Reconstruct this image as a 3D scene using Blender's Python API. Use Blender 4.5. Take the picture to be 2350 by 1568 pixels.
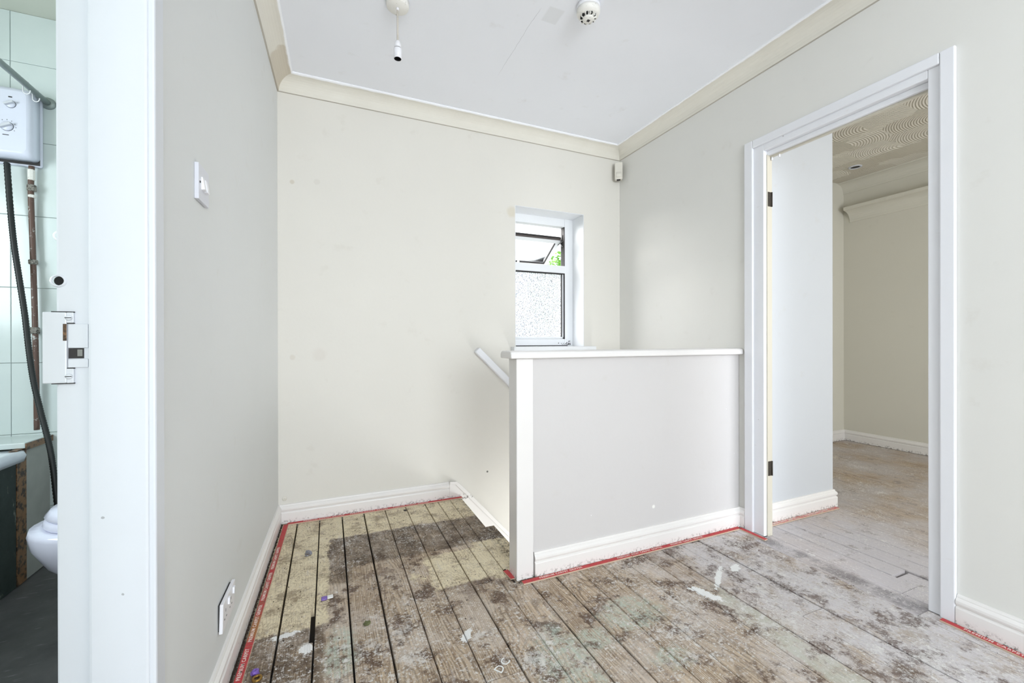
import bpy, bmesh, math, random
from mathutils import Vector, Matrix

random.seed(7)
D = bpy.data
SC = bpy.context.scene
COL = SC.collection
for o in list(D.objects): D.objects.remove(o, do_unlink=True)

# ------------------------------------------------------------------ camera
YAW = math.radians(23.41); CAM_H = 1.03; FPX = 971.2
cam = D.cameras.new('camera'); cam_ob = D.objects.new('camera', cam); COL.objects.link(cam_ob)
cam.sensor_fit = 'HORIZONTAL'; cam.sensor_width = 36; cam.lens = FPX / 2350 * 36
cam.clip_start = .02; cam.clip_end = 300
cam_ob.location = (0, 0, CAM_H)
cam_ob.rotation_euler = (Matrix.Rotation(-YAW, 4, 'Z') @ Matrix.Rotation(math.radians(89.93), 4, 'X') @ Matrix.Rotation(math.radians(-.11), 4, 'Z')).to_euler()
SC.camera = cam_ob

# ------------------------------------------------------------------ world and daylight
W = D.worlds.new('overcast_sky'); SC.world = W; W.use_nodes = True
bg = W.node_tree.nodes['Background']
bg.inputs[0].default_value = (.90, .95, 1, 1); bg.inputs[1].default_value = 2.2
SC.view_settings.view_transform = 'Standard'; SC.view_settings.look = 'None'
SC.view_settings.gamma = 1; SC.view_settings.use_curve_mapping = False
SC.view_settings.exposure = 0.27
def daylight(name, loc, rot, sx, sy, power, col):
    l = D.lights.new(name, 'AREA'); l.shape = 'RECTANGLE'; l.size = sx; l.size_y = sy; l.energy = power; l.color = col
    o = D.objects.new(name, l); COL.objects.link(o); o.location = loc; o.rotation_euler = rot
    return o
R90 = math.pi / 2
# daylight standing in assumed, unseen windows of the landing's rear wall, the bedroom, the bathroom
daylight('daylight_landing_window', (.62, -3.36, 1.45), (R90, 0, 0), 1.7, 1.5, 94, (.88, .94, 1))
daylight('daylight_bedroom_window', (3.0, -1.46, 1.35), (R90, 0, 0), 1.4, 1.2, 43, (.92, .96, 1))
daylight('daylight_bathroom_window', (-2.08, 1.35, 1.6), (R90, 0, -R90), .9, .9, 21, (.85, .95, 1))
# unseen fill lamp added in the stairwell to lift the landing ceiling
daylight('stairwell_fill', (2.03, 2.2, -.72), Vector((-.5, 0, .86)).to_track_quat('-Z', 'Y').to_euler(), .6, .7, 21, (.95, .97, 1))

sun = D.lights.new('added_soft_sun', 'SUN'); sun.energy = 9; sun.angle = math.radians(50); sun.color = (1, .98, .95)  # soft sun added to brighten the window reveal and right wall
sun_ob = D.objects.new('added_soft_sun', sun); COL.objects.link(sun_ob); sun_ob.location = (-4, 12, 9)
sun_ob.rotation_euler = Vector((.75, -.6, -.40)).to_track_quat('-Z', 'Y').to_euler()

# ------------------------------------------------------------------ dimensions
A0 = -.2635; TA = .02706; C = 2.714; B = 2.098; ZC = 2.524
def LX(y): return A0 - TA * (C - y)
REAR = -3.4
BATH_Y = 2.70; BED_X = 4.9; BED_Y = 2.66; BED_Z = 2.64

# ------------------------------------------------------------------ node helpers
class NT:
    def __init__(s, name):
        s.m = D.materials.new(name); s.m.use_nodes = True; s.t = s.m.node_tree; s.n = s.t.nodes; s.l = s.t.links
        s.b = s.n['Principled BSDF']
    def put(s, sock, v):
        if v is None: return
        if hasattr(v, 'is_output'): s.l.new(v, sock)
        else:
            if sock.type == 'RGBA' and len(v) == 3: v = (*v, 1)
            sock.default_value = v
    def math(s, op, a, b=None, c=None, clamp=False):
        n = s.n.new('ShaderNodeMath'); n.operation = op; n.use_clamp = clamp
        for i, v in enumerate((a, b, c)): s.put(n.inputs[i], v)
        return n.outputs[0]
    def vmath(s, op, a, b=None):
        n = s.n.new('ShaderNodeVectorMath'); n.operation = op
        s.put(n.inputs[0], a); s.put(n.inputs[1], b)
        return n.outputs[1] if op in ('LENGTH', 'DISTANCE', 'DOT_PRODUCT') else n.outputs[0]
    def mix(s, f, a, b):
        n = s.n.new('ShaderNodeMix'); n.data_type = 'RGBA'
        s.put(n.inputs[0], f); s.put(n.inputs[6], a); s.put(n.inputs[7], b)
        return n.outputs[2]
    def pos(s): return s.n.new('ShaderNodeNewGeometry').outputs['Position']
    def obj(s): return s.n.new('ShaderNodeTexCoord').outputs['Object']
    def sep(s, v):
        n = s.n.new('ShaderNodeSeparateXYZ'); s.put(n.inputs[0], v); return n.outputs
    def comb(s, x, y, z):
        n = s.n.new('ShaderNodeCombineXYZ')
        for i, v in enumerate((x, y, z)): s.put(n.inputs[i], v)
        return n.outputs[0]
    def scale(s, v, k): return s.vmath('MULTIPLY', v, k)
    def noise(s, v, sc=5, det=3, rough=.55, dist=0, col=False):
        n = s.n.new('ShaderNodeTexNoise'); s.put(n.inputs['Vector'], v); n.inputs['Scale'].default_value = sc
        n.inputs['Detail'].default_value = det; n.inputs['Roughness'].default_value = rough; n.inputs['Distortion'].default_value = dist
        return n.outputs[1 if col else 0]
    def voro(s, v, sc, feat='F1', out='Distance', rnd=1):
        n = s.n.new('ShaderNodeTexVoronoi'); n.feature = feat; s.put(n.inputs['Vector'], v)
        n.inputs['Scale'].default_value = sc; n.inputs['Randomness'].default_value = rnd
        return n.outputs[out]
    def step(s, v, lo, hi):                       # smooth 0..1 between lo and hi (hi may be below lo)
        n = s.n.new('ShaderNodeMapRange'); n.interpolation_type = 'SMOOTHSTEP'
        s.put(n.inputs[0], v)
        if hi >= lo: vals = (lo, hi, 0, 1)
        else: vals = (hi, lo, 1, 0)
        for i, q in enumerate(vals): n.inputs[1 + i].default_value = q
        return n.outputs[0]
    def mul(s, *a):
        r = a[0]
        for q in a[1:]: r = s.math('MULTIPLY', r, q)
        return r
    def add(s, a, b): return s.math('ADD', a, b)
    def sub(s, a, b): return s.math('SUBTRACT', a, b)
    def mx(s, *a):
        r = a[0]
        for q in a[1:]: r = s.math('MAXIMUM', r, q)
        return r
    def inv(s, a): return s.math('SUBTRACT', 1, a)
    def bump(s, h, st=.3, d=.01):
        n = s.n.new('ShaderNodeBump'); n.inputs['Strength'].default_value = st; n.inputs['Distance'].default_value = d
        s.put(n.inputs['Height'], h); s.l.new(n.outputs[0], s.b.inputs['Normal'])
    def done(s, col=None, rough=.5, metal=0, spec=None):
        s.put(s.b.inputs['Base Color'], col); s.put(s.b.inputs['Roughness'], rough); s.put(s.b.inputs['Metallic'], metal)
        if spec is not None: s.b.inputs['Specular IOR Level'].default_value = spec
        return s.m

def srgb(r, g, b):
    f = lambda c: (c / 255 / 12.92) if c / 255 <= .04045 else ((c / 255 + .055) / 1.055) ** 2.4
    return (f(r), f(g), f(b))
M = {}
def plain(name, col, rough=.5, metal=0, var=.06, sc=30, bump=0):
    t = NT(name); p = t.obj()
    n = t.noise(p, sc, 3)
    c = t.mix(n, tuple(x * (1 - var) for x in col), tuple(min(1, x * (1 + var)) for x in col))
    if bump: t.bump(n, bump, .002)
    M[name] = t.done(c, rough, metal); return M[name]

# painted plaster with spots of their own: (x, z, radius, colour, strength)
def paint(name, col, spots=(), rough=.55, scuff=.35, axis='x'):
    t = NT(name); p = t.pos(); x, y, z = t.sep(p)
    n1 = t.noise(p, 1.6, 4, .6); n2 = t.noise(p, 9, 5, .6)
    c = t.mix(n1, tuple(q * .965 for q in col), tuple(min(1, q * 1.02) for q in col))
    c = t.mix(t.mul(t.step(n2, .62, .75), .12), c, srgb(190, 182, 168))
    v = t.voro(p, 16); vc = t.sep(t.voro(p, 16, 'F1', 'Color'))[0]
    nick = t.mul(t.step(v, .055, .03), t.step(vc, .8, .82))
    c = t.mix(t.mul(nick, scuff), c, srgb(245, 245, 245))
    u = x if axis == 'x' else y
    for sx, sz, r, sc, st in spots:
        d = t.math('SQRT', t.add(t.math('POWER', t.sub(u, sx), 2), t.math('POWER', t.sub(z, sz), 2)))
        d = t.add(d, t.math('MULTIPLY', t.sub(n2, .5), r * .9))
        c = t.mix(t.mul(t.step(d, r, r * .45), st), c, sc)
    h = t.add(t.mul(t.noise(p, 55, 4), .25), t.add(t.mul(n1, 1.2), t.mul(nick, .5)))
    t.bump(h, .22, .006)
    if name == 'ceiling_paint':                      # hairline crack and an old filled patch
        lx = t.add(x, t.mul(t.sub(t.noise(p, 12, 3), .5), .02))
        dd = t.math('ABSOLUTE', t.sub(lx, .876))
        c = t.mix(t.mul(t.step(dd, .0016, .0004), t.step(y, 1.68, 1.72), t.step(y, 2.25, 2.1), .5), c, srgb(170, 172, 176))
        pm = t.mul(t.step(x, .905, .915), t.step(x, .99, .98), t.step(y, 1.66, 1.67), t.step(y, 1.76, 1.75))
        c = t.mix(t.mul(pm, .35), c, srgb(214, 216, 216))
    M[name] = t.done(c, rough, 0, .35); return M[name]

CREAM = srgb(225, 222, 214)
paint('wall_paint', srgb(228, 227, 222), axis='y')
paint('back_wall_paint', CREAM, [(-.19, 1.94, .016, srgb(200, 190, 172), .6), (-.06, 1.96, .02, srgb(205, 200, 190), .3),
      (-.19, .94, .02, srgb(205, 195, 180), .4), (-.05, .95, .05, srgb(205, 195, 185), .22), (.99, .14, .009, srgb(80, 78, 72), .9),
      (1.17, 1.93, .05, srgb(214, 207, 190), .8)])
paint('left_wall_paint', srgb(220, 222, 221), axis='y', scuff=.7)
paint('panel_paint', srgb(211, 208, 207), [(1.49, .20, .012, srgb(245, 244, 240), .9)], .32, .8)
paint('ceiling_paint', srgb(239, 241, 246), rough=.7, scuff=.1)
paint('bedroom_paint', srgb(220, 217, 205), rough=.6, scuff=.15)
paint('stub_paint', srgb(206, 209, 213), rough=.6, scuff=.15)

def gloss(name, col, chips=.5, grime=.0, rough=.3):
    t = NT(name); p = t.pos(); x, y, z = t.sep(p)
    n = t.noise(p, 6, 4); c = t.mix(n, tuple(q * .965 for q in col), tuple(min(1, q * 1.01) for q in col))
    n3 = t.noise(t.scale(p, (14, 14, 50)), 1, 4)
    v = t.voro(p, 22); vc = t.sep(t.voro(p, 22, 'F1', 'Color'))[1]
    r = t.mul(t.step(vc, .93, .99), .06)
    chip = t.math('LESS_THAN', t.add(v, t.mul(t.sub(t.noise(p, 120, 2), .5), .08)), r)
    c = t.mix(t.mul(t.step(n3, .66, .8), .18), c, srgb(205, 196, 182))
    c = t.mix(t.mul(chip, chips), c, srgb(70, 62, 58))
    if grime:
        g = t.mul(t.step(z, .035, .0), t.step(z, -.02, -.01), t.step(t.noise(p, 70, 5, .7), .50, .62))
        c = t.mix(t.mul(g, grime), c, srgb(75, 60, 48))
    t.bump(t.add(t.mul(t.noise(p, 40, 3), .4), t.mul(chip, -.6)), .14, .003)
    M[name] = t.done(c, rough, 0, .5); return M[name]
WHITE = srgb(238, 239, 243)
gloss('white_gloss', WHITE, .7)
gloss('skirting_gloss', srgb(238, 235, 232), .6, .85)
gloss('jamb_gloss', srgb(217, 221, 227), .45)
gloss('newel_gloss', srgb(236, 233, 231), .5, .8)
gloss('coving_paint', srgb(224, 220, 209), .1, 0, .6)
gloss('window_white', srgb(236, 238, 240), .35, 0, .35)
gloss('old_beige_gloss', srgb(205, 199, 184), .8, .3)
def mk_coving(name, patch):
    t = NT(name); p = t.pos(); x, y, z = t.sep(p); n = t.noise(p, 9, 4)
    c = t.mix(n, srgb(221, 217, 206), srgb(228, 225, 215))
    if patch:
        m = t.step(t.add(y, t.mul(t.sub(t.noise(p, 14, 3), .5), .12)), 2.40, 2.425)
        c = t.mix(m, c, srgb(206, 198, 182))
    ed = t.add(z, t.mul(t.sub(n, .5), .004))
    c = t.mix(t.step(ed, 2.5135, 2.5150), c, srgb(246, 247, 250))
    c = t.mix(t.mul(t.step(z, 2.4425, 2.4412), .6), c, srgb(150, 142, 130))  # shadow line of the crack under the coving, painted into the colour
    M[name] = t.done(c, .6)
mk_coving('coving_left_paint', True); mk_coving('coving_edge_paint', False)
plain('white_plastic', srgb(236, 236, 240), .3, 0, .02)
plain('rocker_plastic', srgb(242, 243, 248), .25, 0, .02)
plain('grey_plastic', srgb(212, 214, 222), .3, 0, .02)
plain('black_hole', (.004, .004, .004), .8)
plain('dark_seal', srgb(48, 46, 46), .7, 0, .3, 80)
plain('dark_wood_edge', srgb(92, 85, 82), .7, 0, .25, 60, .3)
plain('steel', srgb(150, 150, 150), .35, .9, .1)
plain('rusty_hinge', srgb(62, 56, 48), .6, .4, .5, 120, .5)
plain('rail_metal', srgb(150, 160, 158), .35, .3, .12, 20)
plain('black_rubber', srgb(26, 30, 30), .45, 0, .3, 60)
plain('subfloor_dark', srgb(38, 32, 28), .9, 0, .3)
plain('grey_slate_plastic', srgb(160, 165, 175), .4)
plain('letter_white', srgb(232, 214, 206), .7, 0, .05)
plain('porcelain', srgb(222, 224, 240), .12, 0, .01)
plain('enamel', srgb(220, 226, 236), .15, 0, .01)
plain('lilac_white_plastic', srgb(222, 225, 240), .3, 0, .02)
plain('purple_foil', srgb(120, 90, 175), .4, 0, .35, 160)
plain('brass', srgb(150, 118, 60), .35, .8, .2, 80)
plain('silver_foil', srgb(150, 150, 158), .25, .9, .4, 150)
plain('leaf_scrap', srgb(92, 96, 60), .7, 0, .4, 100)
plain('white_scrap', srgb(240, 240, 238), .6, 0, .03)
plain('crumb_dirt', srgb(58, 46, 38), .95, 0, .5, 300)
plain('white_cord', srgb(205, 198, 188), .6, 0, .2, 200)
plain('dark_brown_stair', srgb(120, 100, 80), .8, 0, .3, 12)
plain('pale_board', srgb(176, 178, 172), .7, 0, .15, 14, .3)
plain('tree_bark', srgb(90, 75, 60), .9)
plain('outdoor_ground', srgb(70, 78, 62), .9, 0, .2, 2)
plain('bathroom_ceiling', srgb(205, 208, 196), .7, 0, .04, 6)

def mk_tile():
    t = NT('tile_glaze'); p = t.pos()
    c = t.mix(t.noise(p, 5, 4), srgb(206, 218, 218), srgb(222, 230, 228))
    M['tile_glaze'] = t.done(c, .18)
    plain('tile_grout', srgb(120, 126, 122), .8, 0, .2, 60)
mk_tile()
def mk_specked(name, col, dark, thr=(.6, .75), sc=60):
    t = NT(name); p = t.pos()
    c = t.mix(t.step(t.noise(p, sc, 4, .7), *thr), col, dark)
    M[name] = t.done(c, .4)
mk_specked('dirty_white', srgb(234, 232, 226), srgb(70, 60, 45), (.62, .72), 90)
mk_specked('copper_old', srgb(98, 74, 64), srgb(190, 190, 186), (.58, .68), 40)
mk_specked('fitting_metal', srgb(140, 136, 128), srgb(50, 45, 40), (.5, .6), 120)
mk_specked('timber_rot', srgb(140, 104, 72), srgb(60, 46, 36), (.45, .6), 35)
def mk_green():
    t = NT('bath_panel_green'); p = t.pos()
    c = t.mix(t.noise(p, 18, 5, .7), srgb(24, 34, 34), srgb(60, 72, 68))
    w = t.step(t.noise(t.scale(p, (1, 1, .35)), 22, 5, .7), .6, .7)
    M['bath_panel_green'] = t.done(t.mix(t.mul(w, .6), c, srgb(170, 172, 165)), .6)
mk_green()
def mk_lino():
    t = NT('bathroom_vinyl'); p = t.pos(); x, y, z = t.sep(p)
    c = t.mix(t.noise(p, 9, 5, .65), srgb(62, 62, 64), srgb(118, 117, 117))
    c = t.mix(t.mul(t.step(t.noise(t.scale(p, (3, 16, 1)), 4, 4), .62, .7), .5), c, srgb(150, 150, 150))
    M['bathroom_vinyl'] = t.done(c, .5)
mk_lino()
def mk_glass(name, frosted):
    """thin window glass: straight-through light plus a faint reflection; the obscured pane scatters part of it"""
    t = NT(name); N = t.n; p = t.pos()
    tr = N.new('ShaderNodeBsdfTransparent'); out = N['Material Output']; mixn = N.new('ShaderNodeMixShader')
    if frosted:
        v = t.voro(t.scale(p, (1, 1, .7)), 170, 'SMOOTH_F1'); n = t.noise(p, 90, 5, .7)
        h = t.add(v, n); t.bump(h, .9, .01)
        t.put(tr.inputs[0], t.mix(t.step(h, .92, 1.15), (.97, .99, 1), (.42, .42, .46)))
        t.b.inputs['Transmission Weight'].default_value = 1; t.b.inputs['IOR'].default_value = 1.35
        t.done(t.mix(t.step(h, .92, 1.15), (.97, .98, 1), (.45, .45, .5)), .12); mixn.inputs[0].default_value = .7
        t.l.new(tr.outputs[0], mixn.inputs[1]); t.l.new(t.b.outputs[0], mixn.inputs[2])
    else:
        g = N.new('ShaderNodeBsdfGlossy'); g.inputs['Roughness'].default_value = .03
        fr = N.new('ShaderNodeFresnel'); fr.inputs[0].default_value = 1.3; t.l.new(fr.outputs[0], mixn.inputs[0])
        t.l.new(tr.outputs[0], mixn.inputs[1]); t.l.new(g.outputs[0], mixn.inputs[2]); N.remove(t.b)
    t.l.new(mixn.outputs[0], out.inputs[0]); M[name] = t.m
mk_glass('frosted_glass', True); mk_glass('clear_glass', False)
def mk_gripper():
    t = NT('gripper_red'); p = t.pos(); x, y, z = t.sep(p)
    n = t.noise(p, 30, 4); c = t.mix(n, srgb(178, 52, 58), srgb(206, 84, 84))
    old = t.mul(t.step(x, -.2, -.22), t.step(y, 1.665, 1.69), t.step(y, 2.6, 2.2))        # rust-brown worn length by the left wall
    c = t.mix(t.mul(old, t.step(n, .35, .6), .75), c, srgb(150, 88, 70))
    rust = t.mul(t.step(x, -.2, -.22), t.step(y, 1.67, 1.72), t.step(y, 1.86, 1.78))
    c = t.mix(t.mul(rust, .85), c, srgb(166, 116, 66))
    c = t.mix(t.step(t.noise(p, 90, 4, .7), .62, .7), c, srgb(90, 46, 40))
    M['gripper_red'] = t.done(c, .75)
    t = NT('gripper_faded'); p = t.pos()
    c = t.mix(t.step(t.noise(p, 60, 4), .4, .62), srgb(206, 120, 118), srgb(196, 170, 160))
    M['gripper_faded'] = t.done(c, .8)
    plain('gripper_ply', srgb(196, 172, 150), .8, 0, .15, 60)
mk_gripper()
def mk_leaf():
    t = NT('leaf_green'); t.b.inputs['Subsurface Weight'].default_value = 0
    M['leaf_green'] = t.done(t.mix(t.noise(t.pos(), 4, 2), srgb(96, 150, 60), srgb(150, 200, 96)), .6)
mk_leaf()
def mk_artex():
    t = NT('fan_artex'); p = t.pos(); x, y, z = t.sep(p); q = t.comb(x, y, 0)
    n = t.n.new('ShaderNodeTexVoronoi'); n.inputs['Scale'].default_value = 3.6; n.inputs['Randomness'].default_value = .55
    n.distance = 'CHEBYCHEV'; t.l.new(q, n.inputs['Vector'])
    loc = t.vmath('SUBTRACT', q, n.outputs['Position']); rc = t.sep(n.outputs['Color'])
    ang = t.mul(t.math('FLOOR', t.mul(rc[0], 4)), math.pi / 2)
    off = t.comb(t.mul(t.math('COSINE', t.add(ang, .6)), .22), t.mul(t.math('SINE', t.add(ang, .6)), .22), 0)
    d = t.vmath('LENGTH', t.vmath('ADD', loc, off))
    w = t.math('SINE', t.mul(d, 420))
    lvl = t.mul(rc[1], 2.2)
    t.bump(t.add(t.mul(w, .6), lvl), .8, .0048)
    M['fan_artex'] = t.done(t.mix(rc[1], srgb(214, 207, 192), srgb(236, 231, 219)), .7)
mk_artex()

# the bare floorboards: wood, old varnish border, paint and dirt
def mk_floor(name, bedroom=False):
    t = NT(name); p = t.pos(); x, y, z = t.sep(p); ox, oy, oz = t.sep(t.obj())
    rnd = t.n.new('ShaderNodeObjectInfo').outputs['Random']
    def nz(sc, det=4, rough=.6, sd=0): return t.noise(t.vmath('ADD', p, (sd, sd * .37, 0)) if sd else p, sc, det, rough)
    warp = nz(7); fine = nz(42, 6, .75); big = nz(2.6, 4, .6, 5); med = nz(8, 6, .7, 7.3); grit = nz(130, 3, .7, 2)
    # growth rings cut through by the plank face
    off = t.sub(rnd, .5)
    u = t.add(ox, t.mul(off, .09))
    v = t.mul(t.add(oy, t.add(t.mul(off, 2.6), t.mul(t.noise(t.comb(t.mul(ox, 6), t.mul(oy, 2.2), t.mul(rnd, 20)), 1.0, 2), .8))), .055)
    d = t.math('SQRT', t.add(t.mul(u, u), t.mul(v, v)))
    ring = t.step(t.math('SINE', t.add(t.mul(d, 980), t.mul(warp, 5))), .0, .95)
    fib = t.noise(t.comb(t.mul(x, 160), t.mul(y, 5), rnd), 1, 4, .6)
    wood = t.mix(t.step(fib, .3, .7), srgb(152, 128, 104), srgb(212, 192, 166))
    wood = t.mix(t.mul(t.step(big, .4, .6), .35), wood, srgb(174, 160, 144))
    wood = t.mix(t.mul(ring, t.step(med, .7, .35), .62), wood, srgb(92, 74, 58))
    wood = t.mix(t.mul(off, .35), wood, srgb(196, 184, 168))
    if not bedroom:
        wx = t.add(x, t.add(t.mul(t.sub(warp, .5), .05), t.mul(t.sub(fine, .5), .05))); wy = t.add(y, t.add(t.mul(t.sub(nz(5, 3, .5, 3), .5), .05), t.mul(t.sub(fine, .5), .05)))
        rt = t.step(t.add(x, t.mul(t.sub(big, .5), .6)), 1.1, 1.7)
        # dusty plaster haze, thicker towards the doorway
        hz = t.step(t.add(nz(5.5, 8, .72, 11), t.mul(rt, .10)), .44, .62)
        wood = t.mix(t.mul(hz, t.step(fine, .28, .5), t.add(.50, t.mul(rt, .33))), wood, t.mix(rt, srgb(224, 212, 200), srgb(224, 219, 220)))
        wood = t.mix(t.mul(rt, .16), wood, srgb(196, 198, 206))
        # trodden-in brown dirt
        wood = t.mix(t.mul(t.step(t.add(med, t.mul(t.sub(fine, .5), .35)), .50, .62), t.sub(.88, t.mul(rt, .12))), wood, srgb(88, 66, 52))
        wood = t.mix(t.mul(t.step(t.add(nz(4.2, 7, .72, 17), t.mul(t.sub(fine, .5), .25)), .55, .63), .6), wood, srgb(110, 90, 78))
        mint = None
        for cx, cy, rx, ry in ((.69, 1.16, .11, .22), (.84, 1.24, .09, .07), (1.05, 1.29, .16, .10), (1.02, 1.06, .08, .05), (.03, 1.50, .06, .15)):
            e = t.math('SQRT', t.add(t.math('POWER', t.math('DIVIDE', t.sub(x, cx), rx), 2), t.math('POWER', t.math('DIVIDE', t.sub(y, cy), ry), 2)))
            q = t.step(t.add(e, t.mul(t.sub(nz(7, 7, .72, 23), .5), 3.2)), 1.15, .55)
            mint = q if mint is None else t.mx(mint, q)
        wood = t.mix(t.mul(mint, t.step(fine, .62, .42), t.step(fib, .75, .4), .72), wood, srgb(200, 214, 200))
        pb = t.mul(t.step(wx, 1.385, 1.4), t.step(wx, 1.5, 1.485), t.step(y, 1.36, 1.2))
        wood = t.mix(t.mul(pb, t.step(med, .62, .42), .65), wood, srgb(204, 206, 192))
        def box(x0, x1, y0, y1, s=.012):
            return t.mul(t.step(wx, x0 - s, x0 + s), t.step(wx, x1 + s, x1 - s), t.step(wy, y0 - s, y0 + s), t.step(wy, y1 + s, y1 - s))
        # dark trodden strip inside the border
        dkr = t.mx(box(0.0, .9, 2.06, 2.385), box(-.01, .10, 1.95, 2.3), box(-.5, -.02, 1.3, 1.69))
        wood = t.mix(t.mul(dkr, t.step(t.add(med, t.mul(fine, .4)), .45, .75), .72), wood, srgb(86, 72, 58))
        # the unwalked border: straw-coloured old varnish
        cr = t.mx(box(-.5, 0.0, 1.69, 3), box(-.5, 1.2, 2.385, 3), box(.40, .70, 1.73, 2.02), box(.66, 1.2, 1.70, 2.06), t.mul(box(.31, .45, 1.8, 2.06), t.step(med, .5, .4)))
        straw = t.mix(nz(22, 5, .6, 31), srgb(222, 207, 174), srgb(248, 238, 210))
        straw = t.mix(t.mul(t.step(t.noise(t.comb(t.mul(x, 90), t.mul(y, 40), 0), 1.6, 8, .8), .43, .62), t.add(.25, t.mul(t.step(nz(7, 4, .6, 79), .4, .6), .6))), straw, srgb(152, 132, 104))
        straw = t.mix(t.mul(ring, .10), straw, srgb(160, 136, 100))
        straw = t.mix(t.mul(t.step(t.add(nz(9, 8, .75, 37), t.mul(t.sub(grit, .5), .25)), .50, .62), .7), straw, srgb(134, 114, 90))
        c = t.mix(t.mul(cr, t.step(t.add(nz(18, 7, .75, 41), t.mul(cr, .22)), .55, .66)), wood, straw)
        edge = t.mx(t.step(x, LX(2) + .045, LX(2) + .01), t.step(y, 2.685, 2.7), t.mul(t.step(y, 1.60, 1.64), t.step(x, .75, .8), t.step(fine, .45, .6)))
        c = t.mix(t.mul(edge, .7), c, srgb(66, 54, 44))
    else:
        wood = t.mix(t.mul(t.step(big, .3, .6), .6), wood, srgb(206, 202, 204))
        wood = t.mix(t.mul(t.step(x, 3.4, 2.3), .55), wood, srgb(208, 206, 214))
        wood = t.mix(t.mul(t.step(t.add(med, t.mul(t.sub(fine, .5), .3)), .55, .68), .6), wood, srgb(116, 106, 102))
        st = t.mul(t.step(x, 2.02, 2.05), t.step(x, 2.14, 2.09))
        c = t.mix(t.mul(st, t.step(med, .4, .55), .6), wood, srgb(104, 100, 102))
    # ragged drips and flecks of white emulsion at three sizes
    dens = t.mul(t.sub(nz(3.2, 3, .6, 43), .5), .22)
    if not bedroom:
        dens = t.sub(dens, t.mul(cr, .05)); dens = t.add(dens, t.mul(t.step(y, 1.75, 1.5), .02))
    f1 = t.mul(t.step(t.add(nz(100, 6, .7, 47), dens), .565, .63), .9)
    f2 = t.step(t.add(nz(30, 7, .75, 53), dens), .60, .64)
    f3 = t.mul(t.step(t.add(nz(10, 9, .8, 59), dens), .575, .65), .8)
    wsp = t.mx(f1, f2, f3)
    c = t.mix(t.mul(wsp, .8), c, srgb(236, 233, 229))
    c = t.mix(t.mul(t.step(t.noise(t.comb(t.mul(x, 30), t.mul(y, 7), 3), 1.4, 7, .78), .56, .68), .4), c, srgb(216, 210, 208))
    # dark grit
    ds = t.step(t.add(nz(110, 3, .6, 61), t.mul(t.sub(nz(6, 2, .5, 67), .5), .2)), .69, .73)
    c = t.mix(t.mul(ds, .8), c, srgb(50, 40, 32))
    if not bedroom:
        for cx, cy, rx, ry, an in ((1.405, 1.27, .022, .07, .35), (1.55, 1.33, .11, .012, .62), (1.69, 1.36, .04, .018, .4), (-.145, 1.675, .055, .013, .1), (-.07, 1.575, .024, .024, 0), (.44, 1.42, .035, .016, .9)):
            dx = t.sub(x, cx); dy = t.sub(y, cy); ca, sa = math.cos(an), math.sin(an)
            a_ = t.add(t.mul(dx, ca / rx), t.mul(dy, sa / rx)); b_ = t.sub(t.mul(dy, ca / ry), t.mul(dx, sa / ry))
            e = t.math('SQRT', t.add(t.mul(a_, a_), t.mul(b_, b_)))
            c = t.mix(t.step(t.add(e, t.mul(t.sub(nz(45, 5, .75, 71), .5), 2.8)), 1.02, .9), c, srgb(246, 246, 244))
    if not bedroom:                                   # knot holes
        for cx, cy, rx, ry in ((.425, 2.624, .011, .016), (.60, 2.37, .006, .008)):
            e = t.math('SQRT', t.add(t.math('POWER', t.math('DIVIDE', t.sub(x, cx), rx), 2), t.math('POWER', t.math('DIVIDE', t.sub(y, cy), ry), 2)))
            c = t.mix(t.step(t.add(e, t.mul(t.sub(fine, .5), .8)), 1.0, .8), c, srgb(34, 26, 22))
    t.bump(t.add(t.add(t.mul(fib, .5), t.mul(ring, -.3)), t.add(t.mul(wsp, .5), t.mul(fine, .8))), .55, .004)
    M[name] = t.done(c, t.add(.5, t.mul(fine, .25)), 0, .3)
mk_floor('worn_floorboard'); mk_floor('bedroom_floorboard', True)

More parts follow.
